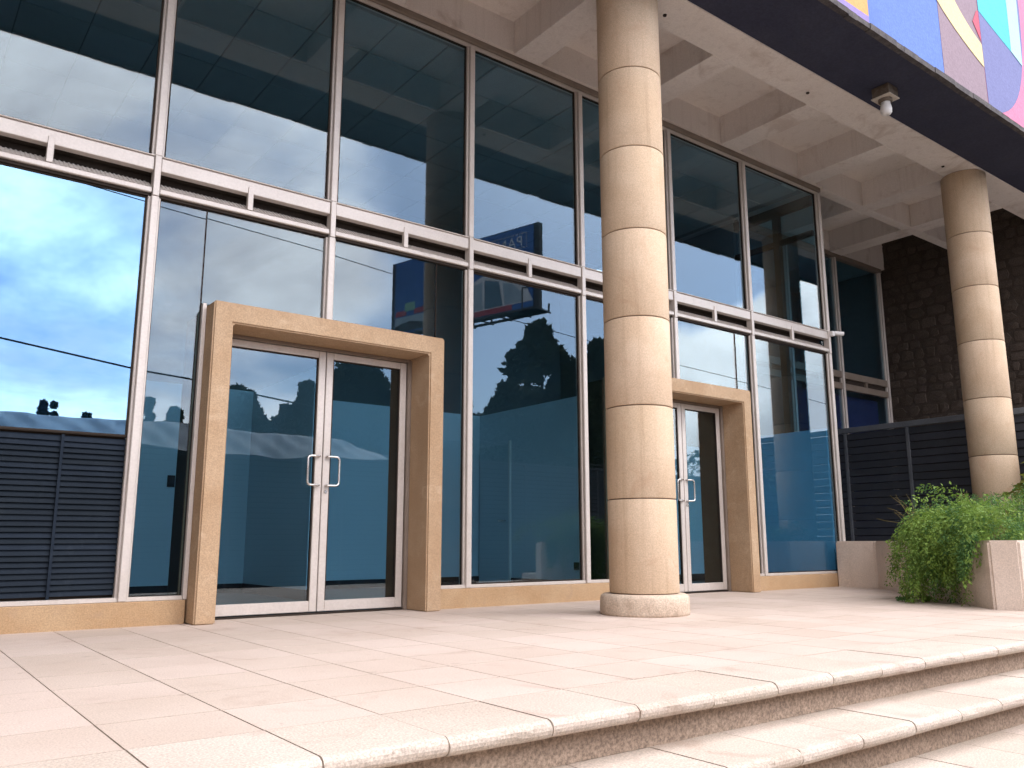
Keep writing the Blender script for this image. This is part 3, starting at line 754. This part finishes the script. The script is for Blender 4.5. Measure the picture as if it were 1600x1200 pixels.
tp = obj('tarpaulin', bm, 'tarp', smooth=True); tag(tp, 'crumpled pale grey-blue tarpaulin draped along the top of the mirrored fence', 'tarpaulin')

# ================================================================== planter with trailing fern
pln = thing('planter', 'angular pinkish concrete planter box in front of the far column', 'planter', (9, 4.5, 0))
outer = [(10.13, 6.33), (10.12, 5.77), (7.70, 3.36), (7.765, 3.14), (12.24, 3.14), (12.24, 7.75), (10.46, 7.75), (10.46, 6.33)]
inner = [(10.25, 6.21), (10.24, 5.72), (7.87, 3.36), (7.87, 3.26), (12.12, 3.26), (12.12, 7.63), (10.58, 7.63), (10.58, 6.21)]
bm = bmesh.new(); n = len(outer); HT = .58
Ao = [bm.verts.new((x, y, -.01)) for x, y in outer]; At = [bm.verts.new((x, y, HT)) for x, y in outer]
It = [bm.verts.new((x, y, HT)) for x, y in inner]; Ib = [bm.verts.new((x, y, .3)) for x, y in inner]
for i in range(n):
    k = (i + 1) % n
    bm.faces.new((Ao[i], Ao[k], At[k], At[i])); bm.faces.new((At[i], At[k], It[k], It[i])); bm.faces.new((It[i], It[k], Ib[k], Ib[i]))
bmesh.ops.recalc_face_normals(bm, faces=bm.faces)
es = [e for e in bm.edges if len(e.link_faces) == 2 and e.calc_face_angle(0) > .3]
bmesh.ops.bevel(bm, geom=es, offset=.018, segments=2, affect='EDGES')
obj('wall', bm, 'planter', pln)
obj('soil', prism(bmesh.new(), inner, .29, .47), 'soil', pln)
obj('plinth', B(7.775, 9.2, 2.80, 3.135, -.003, .13, bev=.01), 'planter', pln)

def frond(bm, p, d, L, droop, rg, leaf=.035, dens=70, side=.09):
    """arching stem with feathery side sprays made of small leaf faces"""
    pts = []; q = Vector(p); v = Vector(d).normalized(); N = 14
    for i in range(N + 1):
        pts.append(q.copy()); q = q + v * (L / N); v = (v + Vector((0, 0, -droop / N))).normalized()
    cnt = int(dens * L)
    for c in range(cnt):
        t = rg.uniform(.08, 1.0); f = t * N; i = min(int(f), N - 1)
        b = pts[i].lerp(pts[i + 1], f - i); ax = (pts[i + 1] - pts[i]).normalized()
        s = side * (1.15 - .75 * abs(t - .45) * 1.4)
        o = Vector((rg.gauss(0, 1), rg.gauss(0, 1), rg.gauss(0, .7))); o -= ax * o.dot(ax) * .6
        if o.length < 1e-3: continue
        o.normalize(); b = b + o * s * rg.random()
        if b.z < .02: b.z = .02 + rg.random() * .03
        dirv = (o + ax * .9 + Vector((0, 0, -.25))).normalized(); w = dirv.cross(Vector((rg.gauss(0, 1), rg.gauss(0, 1), rg.gauss(0, 1)))).normalized()
        l = leaf * rg.uniform(.6, 1.5); ww = l * rg.uniform(.16, .32)
        a = bm.verts.new(b); e = bm.verts.new(b + dirv * l * .5 + w * ww); g = bm.verts.new(b + dirv * l); h = bm.verts.new(b + dirv * l * .5 - w * ww)
        bm.faces.new((a, e, g, h))
    return pts
fern = thing('trailing_fern', 'mass of feathery green fern spilling over the planter edge down to the floor', 'plant', (9.2, 4.6, .47))
rg = random.Random(21)
bmA, bmB, bmC, bmS = bmesh.new(), bmesh.new(), bmesh.new(), bmesh.new()
dv = Vector((10.12 - 7.70, 5.77 - 3.36, 0)); nrm = Vector((-dv.y, dv.x, 0)).normalized()
def edge_pt(t): return Vector((7.70, 3.36, 0)) + dv * t
# the mound filling the box
n_m = 0
while n_m < 420:
    x = rg.uniform(7.95, 11.6); y = rg.uniform(3.42, 5.2)
    if y > 3.3 + (x - 7.75) * .95 or x < 2.04 * y + .1: continue
    n_m += 1
    hgt = .50 + .42 * math.exp(-((x - 9.6) / 1.2) ** 2) * rg.random()
    an = rg.uniform(0, 6.28); p = (x, y, hgt - .05)
    d = (math.cos(an) * .55, math.sin(an) * .55, rg.uniform(.6, 1.3))
    frond(rg.choice((bmA, bmB, bmB)) if rg.random() > .12 else bmC, p, d, rg.uniform(.30, .66), rg.uniform(1.4, 2.8), rg, dens=330, leaf=.021, side=.075)
# curtain spilling over the diagonal edge
for i in range(180):
    t = min(max(rg.gauss(.255, .08), .07), .43); e = edge_pt(t)
    p = e - nrm * rg.uniform(0.0, .3) + Vector((0, 0, HT + rg.uniform(-.02, .20)))
    d = nrm * rg.uniform(.35, .9) + Vector((rg.gauss(0, .25), rg.gauss(0, .25), rg.uniform(.1, .7)))
    frond(bmA if rg.random() > .3 else bmB, p, d, rg.uniform(.4, 1.15) * (1 - abs(t - .30) * 1.5), rg.uniform(3.0, 5.5), rg, dens=330, leaf=.022, side=.065)
for i in range(26):
    t = rg.gauss(.05, .012); e = edge_pt(t); p = e + Vector((0, 0, HT + .02))
    frond(bmB, p, nrm * .5 + Vector((0, 0, .1)), rg.uniform(.2, .48), 5, rg, dens=260, leaf=.02, side=.03)
# longer, lighter sprays reaching out of the mass
for i in range(60):
    t = min(max(rg.gauss(.24, .12), .02), .48); e = edge_pt(t); p = e - nrm * rg.uniform(0, .5) + Vector((0, 0, HT + rg.uniform(0, .3)))
    d = nrm * rg.uniform(.2, .8) + Vector((rg.gauss(0, .35), rg.gauss(0, .35), rg.uniform(.15, .6)))
    frond(bmA, p, d, rg.uniform(.4, .8), rg.uniform(1.8, 4), rg, dens=160, leaf=.034, side=.05)
# bare dry twigs poking out
for i in range(10):
    t = rg.uniform(.38, .58); e = edge_pt(t) + Vector((0, 0, HT + .12))
    d = nrm * rg.uniform(.2, .7) + Vector((rg.gauss(.2, .2), rg.gauss(.3, .2), rg.uniform(.3, .9)))
    L = rg.uniform(.25, .5); tube(bmS, [e + d.normalized() * L * k / 4 + Vector((0, 0, -.10 * (k / 4) ** 2 * L)) + Vector((rg.gauss(0, .008), rg.gauss(0, .008), rg.gauss(0, .008))) for k in range(5)], .005, 5, .002)
obj('foliage', bmA, 'fern', fern); obj('foliage', bmB, 'fernd', fern); obj('dry_fronds', bmC, 'dryf', fern); obj('stem', bmS, 'dryf', fern)
# taller yellow-green fronds beyond the column
pl2 = thing('frond_plant', 'yellow-green arching fronds of a taller plant at the right edge beside the far column', 'plant', (11.0, 3.6, .47))
rg = random.Random(4); bm = bmesh.new(); bs = bmesh.new()
for i in range(16):
    an = rg.uniform(0, 6.28); pts = frond(bm, (11.25, 3.75, 1.0 + rg.random() * 1.0), (math.cos(an) * .9, math.sin(an) * .9, 1.2), rg.uniform(.7, 1.1), rg.uniform(2, 3), rg, leaf=.12, dens=60, side=.10)
    tube(bs, pts[::3], .006, 5)
tube(bs, [(11.3, 3.8, .47), (11.27, 3.77, 1.2), (11.25, 3.75, 2.0)], .03, 8)
obj('foliage', bm, 'palm', pl2); obj('stem', bs, 'bark', pl2)

# ================================================================== the street seen mirrored in the glass: trees, billboard, cables
def tree(x, y, h, w, label, seed, shape='round', group='dark trees across the street'):
    T = thing('tree', label, 'tree', (x, y, GZ), group)
    q = random.Random(seed); bm = bmesh.new()
    tube(bm, [(x, y, GZ), (x + q.uniform(-.1, .1), y, GZ + h * .35), (x + q.uniform(-.2, .2), y + q.uniform(-.2, .2), GZ + h * .85)], w * .055, 8, w * .012)
    for i in range(7):
        a = q.uniform(0, 6.28); z0 = GZ + h * q.uniform(.25, .7); tube(bm, [(x, y, z0), (x + math.cos(a) * w * .3, y + math.sin(a) * w * .3, z0 + h * .12)], w * .02, 6, w * .006)
    obj('trunk', bm, 'bark', T)
    bm = bmesh.new(); nl = int((150 if w > 2 else 60) * q.uniform(.9, 1.1))
    clumps = []
    for i in range(nl):
        t = q.random() ** .8
        if shape == 'cone': rad = w * .5 * (1 - t) ** .75 * q.uniform(.5, 1.05) + .05 * w
        else: rad = w * .5 * math.sqrt(max(.02, 1 - (2 * t - .85) ** 2)) * q.uniform(.45, 1.0)
        a = q.uniform(0, 6.28); z = GZ + h * (.12 + .86 * t)
        clumps.append((Vector((x + math.cos(a) * rad, y + math.sin(a) * rad, z)), w * q.uniform(.09, .17) * (1 - .4 * t)))
    lf = max(.08, h * .019)
    for c, r in clumps:
        for k in range(90):
            d = Vector((q.gauss(0, 1), q.gauss(0, 1), q.gauss(0, 1.0))).normalized(); p = c + d * r * (q.random() ** .4) * 1.15
            u = Vector((q.gauss(0, 1), q.gauss(0, 1), q.gauss(0, 1))).normalized(); v = u.orthogonal().normalized(); l = lf * q.uniform(.6, 1.5)
            vs_ = [bm.verts.new(p + u * l * a_ + v * l * .5 * b_) for a_, b_ in ((-1, 0), (0, -1), (1, 0), (0, 1))]; bm.faces.new(vs_)
    obj('crown', bm, 'tree', T)
def H(z): return z - GZ
tree(28.4, -22, H(12.5), 5.6, 'tallest broad dark tree, mirrored right of the billboard', 1)
tree(25.4, -21, H(8.6), 3.6, 'low dark tree hugging the left flank of the tallest mirrored tree', 2)
tree(31.6, -22, H(10.6), 3.4, 'dark tree on the right flank of the tallest mirrored tree', 3)
tree(34.6, -24, H(12.8), 3.6, 'narrow dark tree mirrored just left of the near column', 4)
tree(18.6, -24, H(10.6), 5.2, 'large pointed dark tree mirrored in the right door leaf', 5, 'cone')
tree(16.4, -25.0, H(8.4), 2.6, 'small pointed tree mirrored in the left door leaf', 6, 'cone')
tree(21.8, -24, H(7.0), 3.0, 'low dark tree filling the gap right of the large pointed tree', 7)
tree(14.6, -30, H(8.6), 3.0, 'wide flat-topped tree mirrored at the top left of the door glass', 8)
tree(10.9, -28, H(6.9), 2.2, 'small rounded tree mirrored just left of the door surround', 9)
tree(9.75, -28, H(7.3), .9, 'thin spire tree mirrored beside the first mullion', 10, 'cone')
tree(5.55, -28, H(6.8), .7, 'left one of two tiny spire treetops mirrored above the tarpaulin', 12, 'cone')
tree(5.95, -28, H(6.7), .5, 'right one of two tiny spire treetops mirrored above the tarpaulin', 13, 'cone')
tree(7.25, -28, H(6.35), .8, 'tiny treetop above the right part of the tarpaulin', 14, 'cone')

for i, (x, hh, w) in enumerate(((14.2, 8.0, 3.4), (16.6, 7.6, 3.6), (19.0, 8.0, 3.8), (21.6, 8.3, 3.8), (24.0, 8.6, 4.0), (26.8, 9.0, 4.2), (29.8, 9.4, 4.4), (33.0, 9.8, 4.6), (36.4, 10, 4.8))):
    tree(x, -27.5, H(hh), w, 'dark tree of the closed row behind the mirrored fence, %s' % ('leftmost as mirrored', 'second from the left', 'third from the left', 'fourth from the left', 'middle one', 'fourth from the right', 'third from the right', 'second from the right', 'rightmost as mirrored')[i], 30 + i, 'round', 'closed row of dark trees behind the mirrored fence')
# billboard on a post, seen mirrored
bb = thing('billboard', 'large blue billboard on a steel post with a building picture, mirrored in the glass', 'billboard', (19.8, -17.2, GZ))
near, far = Vector((20.9, -13.2)), Vector((18.8, -21.1))
ax = (far - near); LB = ax.length; ax.normalize(); nn = Vector((-abs(ax.y), 0)); nn = Vector((ax.y, -ax.x)); nn = nn if nn.x < 0 else -nn
def bp(s, z, o=0.0):
    p = near + ax * s + nn * o; return Vector((p.x, p.y, z))
def slab(name, poly, m, o0, o1, par):
    bm = bmesh.new(); A = [bm.verts.new(bp(s, z, o1)) for s, z in poly]; Bk = [bm.verts.new(bp(s, z, o0)) for s, z in poly]; n = len(poly)
    bm.faces.new(A); bm.faces.new(Bk[::-1])
    for i in range(n): bm.faces.new((A[i], Bk[i], Bk[(i + 1) % n], A[(i + 1) % n]))
    bmesh.ops.recalc_face_normals(bm, faces=bm.faces); return obj(name, bm, m, par)
rc = lambda s0, s1, z0, z1: [(s0, z0), (s1, z0), (s1, z1), (s0, z1)]
zl, zh = 10.2, 13.72
slab('frame', rc(-.25, LB + .25, zl - .12, zh + .05), 'black', -.28, -.02, bb)
face = slab('advert_panel', rc(0, LB, zl, zh), 'pblue', -.018, .02, bb)
slab('picture', [(.0, 10.45), (3.9, 10.45), (3.9, 11.6), (2.6, 12.05), (1.2, 11.75), (.3, 11.05)], 'pwhite', .021, .026, face)
slab('picture', [(.5, 10.5), (1.5, 10.5), (1.6, 11.5), (1.1, 11.35), (.6, 10.95)], 'ppic', .0265, .030, face)
slab('picture', [(1.6, 10.5), (2.6, 10.5), (2.6, 11.8), (1.8, 11.6)], 'ppic2', .0265, .030, face)
slab('picture', [(2.7, 10.5), (3.8, 10.5), (3.8, 11.5), (2.75, 11.75)], 'ppic', .0265, .030, face)
slab('red_strip', rc(1.1, 3.3, 10.22, 10.46), 'pred', .0305, .034, face)
for s0, s1 in ((6.1, 6.9), (7.4, 8.1)): slab('red_badge', rc(s0, s1, 11.05, 11.3), 'pred', .021, .026, face)
slab('green_badge', rc(6.85, 7.5, 11.25, 11.65), 'pgreen', .0265, .03, face)
slab('picture', [(6.0, 10.35), (8.15, 10.35), (8.15, 11.0), (6.0, 11.0)], 'ppic', .021, .0255, face)
slab('picture', [(6.0, 10.3), (8.15, 10.3), (8.1, 10.6), (7.2, 10.75), (6.1, 10.55)], 'black', .026, .03, face)
bm = bmesh.new()
for a in (rc(.35, 2.9, 12.78, 12.82), rc(.35, 2.9, 13.42, 13.46), rc(.35, .39, 12.82, 13.42), rc(2.86, 2.9, 12.82, 13.42)):
    vv = [bm.verts.new(bp(s, z, .026)) for s, z in a]; bm.faces.new(vv)
bmesh.ops.solidify(bm, geom=bm.faces, thickness=.005); obj('border', bm, 'pwhite', face)
# lettering of the advert (reads correctly from the street, reversed in the mirror)
fc = bpy.data.curves.new('lettering', 'FONT'); fc.body = 'PAN'; fc.size = .68; fc.extrude = .004; fc.space_character = 1.1
to = bpy.data.objects.new('lettering', fc); COL.objects.link(to)
xa = Vector((ax.x, ax.y, 0)); zn = Vector((nn.x, nn.y, 0))
if xa.cross(Vector((0, 0, 1))).dot(zn) < 0: xa = -xa
Mx = Matrix((xa, Vector((0, 0, 1)), zn)).transposed().to_4x4()
start = bp(.55, 12.87, .028) if xa.dot(Vector((ax.x, ax.y, 0))) > 0 else bp(2.7, 12.87, .028)
Mx.translation = start
dg = bpy.context.evaluated_depsgraph_get(); me = bpy.data.meshes.new_from_object(to.evaluated_get(dg)); bpy.data.objects.remove(to)
bm = bmesh.new(); bm.from_mesh(me); bmesh.ops.transform(bm, matrix=Mx, verts=bm.verts); obj('lettering', bm, 'pwhite', face)
pc = bp(LB * .55, 0, -.35)
obj('post', tube(bmesh.new(), [(pc.x, pc.y, GZ), (pc.x, pc.y, zh - .5)], .35, 20), 'black', bb)
bm = bmesh.new()
def bar(s0, z0, o0, s1, z1, o1, r=.05): tube(bm, [bp(s0, z0, o0), bp(s1, z1, o1)], r, 6)
for o in (.15, .95): bar(-.8, zl - .42, o, LB, zl - .42, o, .06)
for s in [-.8 + 1.0 * i for i in range(10)]: bar(s, zl - .42, -.1, s, zl - .42, .95, .04); bar(s, zl - .42, .05, s, zl - .05, .0, .04)
bar(-.8, zl - .42, .95, -.8, zl + .55, .95, .03); bar(-.8, zl + .5, .95, -.15, zl + .5, .95, .03); bar(-.15, zl - .42, .95, -.15, zl + .5, .95, .03)
obj('catwalk', bm, 'black', bb)
bx_ = bmesh.new()
for s in (-.3,): pass
obj('catwalk_deck', (lambda bm: (bm.faces.new([bm.verts.new(bp(s, zl - .36, o)) for s, o in ((-.8, .1), (1.1, .1), (1.1, .95), (-.8, .95))]), bmesh.ops.solidify(bm, geom=bm.faces, thickness=.08), bm)[-1])(bmesh.new()), 'black', bb)
bx_.free()
for s in (1.6, 3.2, 4.8, 6.4):
    bm = bmesh.new(); tube(bm, [bp(s, zl - .42, .95), bp(s, zl - .75, 1.7)], .03, 6); tube(bm, [bp(s - .22, zl - .72, 1.75), bp(s + .22, zl - .66, 1.75)], .09, 8); obj('floodlight', bm, 'black', bb)

# overhead cables
def cable(pts, label, r, el=4, er=4):
    a, b = Vector(pts[0]), Vector(pts[-1]); d = b - a
    P = [a - d * el * (1 - k / 6) for k in range(6)] + [Vector(p) for p in pts] + [b + d * er * (k + 1) / 6 for k in range(6)]
    o = obj('overhead_cable', tube(bmesh.new(), P, r, 6), 'black'); tag(o, label, 'cable', 'overhead cables across the street')
cable([(1.646, -6, 4.542), (4.087, -6, 4.24), (5.22, -6, 4.17)], 'thicker low overhead cable mirrored across the lower left window', .022)
cable([(4.59, -6.3, 8.1), (8.319, -6.3, 7.88), (10.278, -6.3, 7.70)], 'thin high overhead cable mirrored under the transom above the doors', .012, .6, .05)
cable([(15.99, -6.6, 7.10), (21.59, -6.6, 6.70), (26.0, -6.6, 6.52)], 'thin overhead cable mirrored in the windows beside the near column', .012, .2, 2)
